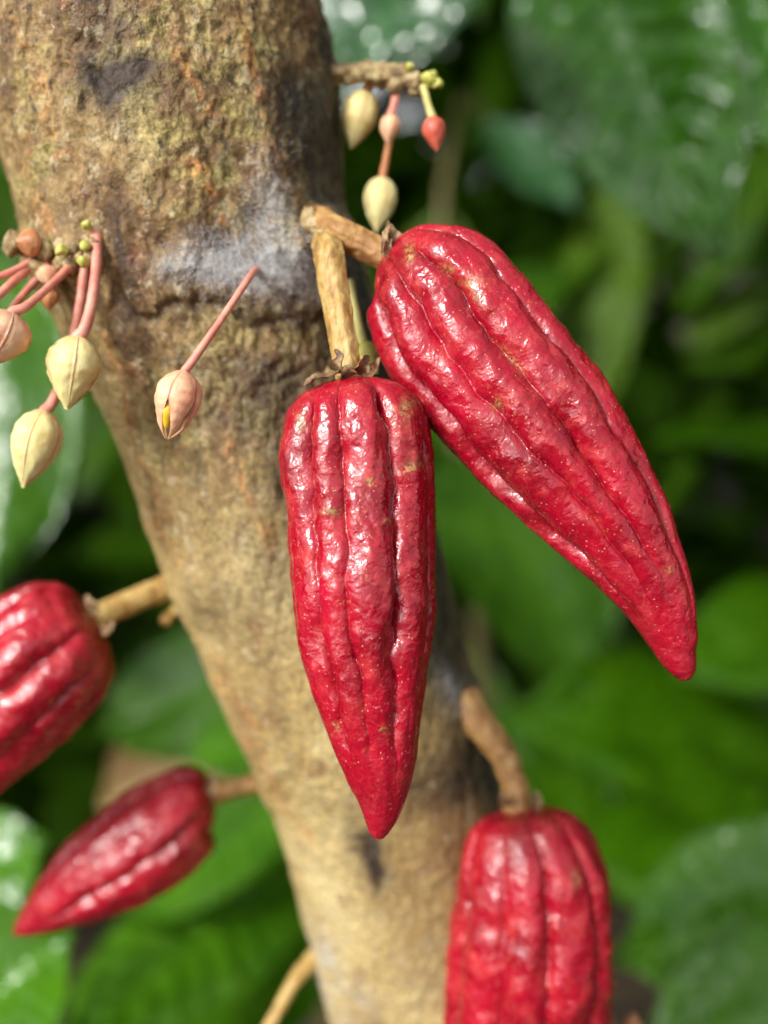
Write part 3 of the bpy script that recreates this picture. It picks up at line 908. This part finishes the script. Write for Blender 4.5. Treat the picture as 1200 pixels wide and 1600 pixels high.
# lower right pod, cut by the frame
A3 = [(812, 1263, .206), (818, 1300, .2055), (828, 1360, .2055), (832, 1420, .206), (828, 1500, .207), (822, 1600, .209), (814, 1750, .213), (806, 1900, .217), (800, 2030, .221)]
PR3 = [((y - 1263) / 767.0, w) for y, w in [(1263, 3), (1265, 34), (1271, 62), (1284, 84), (1305, 101), (1340, 115), (1400, 125), (1470, 131), (1540, 131), (1620, 125), (1720, 108), (1820, 82), (1920, 48), (1990, 22), (2020, 12), (2030, 2)]]
s3 = Q(722, 1092, -.003)
pod('out-of-focus red ribbed pod at bottom right, cut off by the frame', A3, PR3, 0.05, 17,
    [s3, P(746, 1126, .2105), P(782, 1172, .2085), P(803, 1222, .2070), P(811, 1266, .2060)], [.0042, .0034, .0028, .0026, .0030], 'stalk_brown',
    scars=[(900, 1372, 7, 12, 0)], nt=200, nth=200, depth=0.2, lumps=1.5,
    sepals=[([(792, 1262, .203), (786, 1250, .202), (784, 1238, .2025)], [.0014, .0012, .0003], F_(.1, 1, -.3)),
            ([(832, 1262, .203), (838, 1250, .2025), (836, 1236, .203)], [.0014, .0012, .0003], F_(.1, 1, .4))])

# left pod, cut by the left edge
A4 = ax_sn((157, 977), (-.74, .67), [(0, -8, .2065), (30, -14, .2060), (85, -22, .2055), (150, -20, .2050), (260, -14, .2045), (380, -8, .2040), (500, -4, .2035), (620, 0, .2030)])
PR4 = [(s / 620.0, w) for s, w in [(0, 3), (2, 32), (8, 58), (22, 84), (50, 106), (90, 114), (150, 117), (240, 113), (330, 98), (420, 82), (510, 48), (570, 26), (605, 12), (620, 2)]]
s4 = P(335, 892, .2200)
pod('deep red pod cut off by the left edge of the picture', A4, PR4, 0.10, 23,
    [s4, P(270, 914, .2150), P(210, 938, .2110), P(146, 966, .2070)], [.0030, .0027, .0025, .0028], 'stalk', nt=180, nth=200, depth=0.21, lumps=1.6,
    sepals=[([(150, 955, .201), (140, 940, .200), (132, 930, .2005)], [.0014, .0012, .0003], F_(.3, 1, -.3)),
            ([(158, 985, .201), (172, 982, .200), (176, 970, .2005)], [.0012, .0012, .0003], F_(.3, 1, .4))])

# lower left pod
A5 = ax_sn((336, 1254), (-.837, .548), [(0, -4, .2350), (30, -15, .2345), (67, -12, .2340), (120, -8, .2330), (200, -8, .2320), (280, -5, .2310), (340, -2, .2300), (376, 0, .2295)])
PR5 = [(s / 376.0, w) for s, w in [(0, 3), (2, 26), (8, 43), (22, 59), (45, 72), (80, 81), (130, 83), (180, 79), (240, 66), (300, 44), (345, 22), (366, 10), (376, 2)]]
s5 = P(470, 1214, .2380)
pod('smaller blurred red pod tapering to a point at lower left', A5, PR5, 0.2, 31,
    [s5, P(400, 1224, .2370), P(365, 1231, .2360), P(322, 1244, .2350)], [.0026, .0023, .0022, .0026], 'stalk_brown', nt=160, nth=180, depth=0.2, lumps=1.2,
    sepals=[([(326, 1238, .228), (332, 1222, .2275), (328, 1208, .228)], [.0012, .0011, .0003], F_(.3, 1, .3))])

# ------------------------------------------------------------------ flower cushions on the trunk (parts of the tree)
def knobby(name, spots, mat, seed, parent=TREE):
    """cluster of overlapping scale-like knobs: one lumpy mesh along a row of points"""
    parts = []
    for k, (c, r) in enumerate(spots):
        u = np.linspace(0, math.pi, 14)
        w = np.linspace(0, 2 * math.pi, 18, endpoint=False)
        U, W = np.meshgrid(u, w, indexing='ij')
        n = np.stack([np.sin(U) * np.cos(W), np.sin(U) * np.sin(W), np.cos(U)], -1).reshape(-1, 3)
        p = np.asarray(c) + n * r
        p = p + n * (r * 0.55 * fbm(p * 520, 3, seed + k))[:, None]
        parts.append((p, grid_faces(14, 18)))
    v, f = join(parts)
    return mesh_obj(name, v, f, M[mat], parent)

def along(a, b, n, r, jit, seed):
    rs = random.Random(seed)
    a, b = np.asarray(a), np.asarray(b)
    out = []
    for k in range(n):
        t = k / max(1, n - 1)
        out.append((a + (b - a) * t + np.array([rs.gauss(0, jit) for _ in range(3)]), r * rs.uniform(.7, 1.25)))
    return out

knobby('flower_cushion', along(P(22, 385, .178), Q(140, 385, .0012), 12, .0016, .0008, 1) + along(Q(70, 418, .0016), Q(128, 412, .0014), 7, .0014, .0006, 5), 'cushion', 31)
knobby('flower_cushion', along(P(590, 115, .187), P(655, 130, .184), 8, .0014, .0008, 3), 'cushion', 41)
knobby('flower_cushion', along(Q(480, 348, .0000), P(506, 366, .1735), 6, .0018, .0006, 4), 'cushion', 51)
sv, sf = tube([P(480, 122, .195), P(525, 116, .190), P(580, 113, .1875), P(625, 120, .185), P(655, 132, .184)], [.0019, .0017, .0018, .0019, .0014], 90, 24, .55, 61, 480)
mesh_obj('cushion_spur', sv, sf, M['cushion'], TREE)
0 and print('DEPTHS', [(x, y, round(float(project(on_trunk(x, y))[2]), 4)) for x, y in [(30,392),(60,392),(100,392),(140,392),(150,362),(500,370),(396,428),(520,118),(738,1112),(508,380)]])
for (x, y, d, r) in [(138, 353, .1695, .0009), (133, 385, .1690, .0008), (130, 408, .1690, .0010), (97, 392, .1700, .0010)]:
    knobby('bud_scale', [(P(x, y, d), r)], 'lime', int(x))
for (x, y, d, r) in [(672, 124, .182, .0014), (684, 130, .182, .0010), (640, 105, .183, .0009)]:
    knobby('bud_scale', [(P(x, y, d), r)], 'lime', int(x))
AXD = lambda y: float(np.interp(y, [a[1] for a in AX], [a[2] for a in AX]))
# wispy mould threads spread over the grey patch: far too many to count
rs = random.Random(77)
parts = []
for k in range(3600):
    cx, cy, sx_, sy_ = rs.choice([(395, 412, 62, 24), (395, 412, 62, 24), (412, 335, 22, 50), (455, 415, 34, 30), (355, 412, 34, 18)])
    x, y = rs.gauss(cx, sx_), rs.gauss(cy, sy_)
    a = rs.uniform(0, 2 * math.pi)
    ln = rs.uniform(5, 20)
    hh = rs.uniform(.0001, .0007)
    p0 = Q(x, y, 0)
    dd = ln / FPX * .17
    e1 = (math.cos(a) * RGT + math.sin(a) * UPV) * dd
    e2 = (-math.sin(a) * RGT + math.cos(a) * UPV) * dd * rs.uniform(-.5, .5)
    pts_ = np.array([p0, p0 + e1 * .35 + e2 * .6 - FWD * hh, p0 + e1 * .7 + e2 - FWD * hh, p0 + e1 + e2 * .4 - FWD * hh * .2])
    w = rs.uniform(.000008, .00002)
    off = np.array([RGT, -.5 * RGT + .87 * UPV, -.5 * RGT - .87 * UPV]) * w
    v = (pts_[:, None, :] + off[None]).reshape(-1, 3)
    parts.append((v, grid_faces(4, 3)))
v, f = join(parts)
mz = mesh_obj('mould_fuzz', v, f, M['mould'], TREE)
mz['kind'] = 'stuff'
# old stalk stubs on the wood
for pl, rr in [([(283, 948), (270, 956), (258, 972)], .0016), ([(484, 1490), (462, 1530), (436, 1575), (410, 1620)], .0016), ([(735, 1150), (722, 1168), (712, 1195)], .0016)]:
    dep = .216 if pl[0][1] < 1000 else (.233 if pl[0][1] > 1300 else .215)
    sv, sf = tube([P(pl[0][0] + 22, pl[0][1] - 12, AXD(pl[0][1]) - .006)] + [P(x, y, dep - .002 * k) for k, (x, y) in enumerate(pl[1:])], [rr * 1.3, rr, rr * .8], 24, 14, .15, 3, 300)
    mesh_obj('stalk_stub', sv, sf, M['stalk'], TREE)

# ------------------------------------------------------------------ flower buds
def bud(label, top, tip, hw, mats, ped, ped_r=.00065, ped_mat='pedicel', opening=0.0, seed=0, spin=0.0, nsep=5, plump=0.45):
    """teardrop bud of five sepals on a thin pedicel. top/tip (px,py,d)"""
    root = thing('flower_bud', label, 'flower bud', P(*ped[0]) if len(ped[0]) == 3 and isinstance(ped[0], tuple) else ped[0], 'flower buds on the bark')
    a, b = P(*top), P(*tip)
    ax = b - a
    L = np.linalg.norm(ax)
    ax = ax / L
    Rm = hw * top[2] / FPX
    n0 = -FWD - (-FWD @ ax) * ax
    n0 /= np.linalg.norm(n0)
    b0 = np.cross(ax, n0)
    t = np.linspace(0, 1, 30)
    prof = np.sin(np.pi * t ** 0.72) ** 0.8 * (1 - 0.25 * sstep(.6, 1, t))
    prof = np.interp(t, [0, .04, .12, .25, .4, .55, .7, .85, .95, 1], [.12, .42, .72, .95, 1.0, .90, .68, .38, .17, .06])
    for k in range(nsep):
        c = spin + k * 2 * math.pi / nsep
        S = np.linspace(-1, 1, 11)
        Tt, SS = np.meshgrid(t, S, indexing='ij')
        half = (math.pi / nsep) * (1.0 - opening * sstep(.35, 1.0, Tt) * 0.75)
        ang = c + SS * half
        keel = 1 + 0.035 * (1 - np.abs(SS) ** 1.6) - 0.03 * np.abs(SS) ** 8
        r = Rm * prof[:, None] * keel * (1 + opening * 0.5 * sstep(.6, 1, Tt))
        p = a + Tt[..., None] * L * ax + r[..., None] * (np.cos(ang)[..., None] * n0 + np.sin(ang)[..., None] * b0)
        pr = p.reshape(-1, 3)
        nn = (np.cos(ang)[..., None] * n0 + np.sin(ang)[..., None] * b0).reshape(-1, 3)
        pr = pr + nn * (Rm * 0.05 * fbm(pr * 800, 3, seed + k))[:, None]
        inn = pr - nn * min(.00035, Rm * .2)
        m = len(pr)
        sm_ = np.clip(np.maximum(np.abs(SS) ** 5, sstep(.16, .0, Tt)), 0, 1).ravel()
        sa = np.stack([sm_, sstep(.75, 1, Tt).ravel(), 0 * sm_, 0 * sm_ + 1], 1)
        f = grid_faces(30, 11, False)
        bb = np.concatenate([np.arange(11), np.arange(1, 30) * 11 + 10, 29 * 11 + np.arange(9, -1, -1), np.arange(28, 0, -1) * 11])
        b2 = np.roll(bb, -1)
        mesh_obj('sepal', np.vstack([pr, inn]), np.vstack([f[:, ::-1], f + m, np.stack([b2, bb, bb + m, b2 + m], 1)]), M[mats[k % len(mats)]], root, attrs={'seam': np.vstack([sa, sa])})
    if opening > 0:
        cv = a + ax * L * .42
        sv, sf = tube([cv + n0 * Rm * .2, a + ax * L * .6 + n0 * Rm * .42 + b0 * Rm * .2, a + ax * L * .84 + n0 * Rm * .25 + b0 * Rm * .12], [Rm * .35, Rm * .34, Rm * .12], 14, 10)
        mesh_obj('petal', sv, sf, M['yellow'], root)
    ped_r *= .76
    pp = [P(*q) if isinstance(q, tuple) else q for q in ped] + [a, a + ax * L * .05]
    sv, sf = tube(pp, [ped_r * 1.15, ped_r, ped_r, ped_r * 1.25], 40, 12, .06, seed, 900)
    mesh_obj('pedicel', sv, sf, M[ped_mat], root)
    return root

t0 = Q(402, 420, -.002)
bud('pink opening bud with yellow petal hanging alone before the trunk', (289, 579, .1600), (262, 686, .1605), 36, ['sepal_pink'],
    [t0, (388, 436, .1640), (345, 500, .1610), (300, 565, .1600)], .00074, opening=1.0, seed=3, spin=.85)
bud('plump cream bud beside the trunk edge, upper of two hanging buds', (122, 524, .1670), (105, 640, .1675), 41, ['sepal_cream'],
    [(151, 362, .1715), (150, 420, .1690), (142, 480, .1675), (130, 518, .1670)], .00115, seed=5, spin=.3)
bud('cream bud with brown tip, lowest of the hanging left cluster', (71, 640, .1700), (36, 762, .1705), 38, ['sepal_cream'],
    [(134, 415, .1730), (122, 490, .1725), (104, 570, .1720), (82, 628, .1705)], .00105, seed=7, spin=.62)
bud('pink bud half cut by the left edge above the cream ones', (20, 487, .1640), (-18, 572, .1640), 43, ['sepal_pink'],
    [(118, 408, .1730), (80, 445, .1690), (42, 478, .1650)], .00090, seed=9, spin=.1)
bud('pink bud stalk running off the left edge, uppermost of three', (-70, 452, .1680), (-120, 540, .1680), 36, ['sepal_pink'],
    [(58, 405, .1750), (10, 428, .1710), (-50, 447, .1685)], .00085, seed=11)
bud('pink bud stalk running off the left edge, middle of three', (-62, 510, .1660), (-95, 600, .1660), 36, ['sepal_pink'],
    [(52, 412, .1750), (10, 450, .1700), (-45, 500, .1665)], .00095, seed=13)
bud('pink bud stalk running off the left edge, lowest of three', (-40, 560, .1720), (-60, 650, .1720), 36, ['sepal_cream'],
    [(60, 435, .1780), (25, 475, .1750), (-25, 545, .1725)], .00085, seed=15)
bud('round rust-brown bud on top of the left flower cluster', (62, 380, .1730), (24, 378, .1700), 22, ['sepal_rust'], [(78, 384, .1760), (70, 382, .1745)], .0008, 'pedicel_rust', seed=17)
bud('tiny pink bud deep inside the left flower cluster', (72, 418, .1730), (78, 446, .1720), 17, ['sepal_pink'], [(84, 400, .1760), (76, 410, .1740)], .0007, seed=19)
bud('tiny rust bud at the underside of the left flower cluster', (80, 448, .1750), (75, 486, .1750), 15, ['sepal_rust'], [(92, 420, .1770), (84, 438, .1760)], .0007, seed=21)
bud('cream bud with pink top tucked against the upper right of the trunk', (573, 142, .1910), (548, 232, .1915), 28, ['sepal_cream', 'sepal_cream'],
    [(580, 118, .1890), (577, 130, .1900)], .0010, 'pedicel_rust', seed=23, spin=.4)
bud('small dull pink bud in the middle of the upper cluster', (612, 178, .1850), (606, 226, .1850), 16, ['sepal_pink'],
    [(622, 135, .1850), (617, 160, .1850)], .0010, seed=25)
bud('small red bud at the right end of the upper cluster', (675, 182, .1820), (683, 236, .1820), 18, ['sepal_red'],
    [(662, 135, .1835), (668, 160, .1825)], .0009, 'pedicel_green', seed=27)
bud('pale green-white bud hanging lowest of the upper cluster', (598, 276, .1910), (588, 364, .1910), 26, ['sepal_cream'],
    [(618, 140, .1880), (612, 200, .1900), (604, 245, .1910)], .0009, 'pedicel_rust', seed=29, spin=.2)
bud('tiny yellow bud between the two large pods at their tops', (566, 535, .1760), (590, 585, .1740), 17, ['lime'],
    [(545, 440, .180), (556, 490, .178)], .0011, 'stalk' if False else 'pedicel_green', seed=33)
bud('orange-tan blurred bud at the bottom edge beside the cut-off pod', (985, 1640, .225), (990, 1582, .225), 20, ['sepal_rust'], [(975, 1720, .235), (980, 1680, .23)], .001, 'pedicel_rust', seed=35)
bud('narrow tan bud peeking from behind the cut-off pod', (940, 1660, .225), (950, 1560, .225), 15, ['sepal_rust'], [(930, 1760, .235), (935, 1700, .23)], .001, 'pedicel_rust', seed=37)
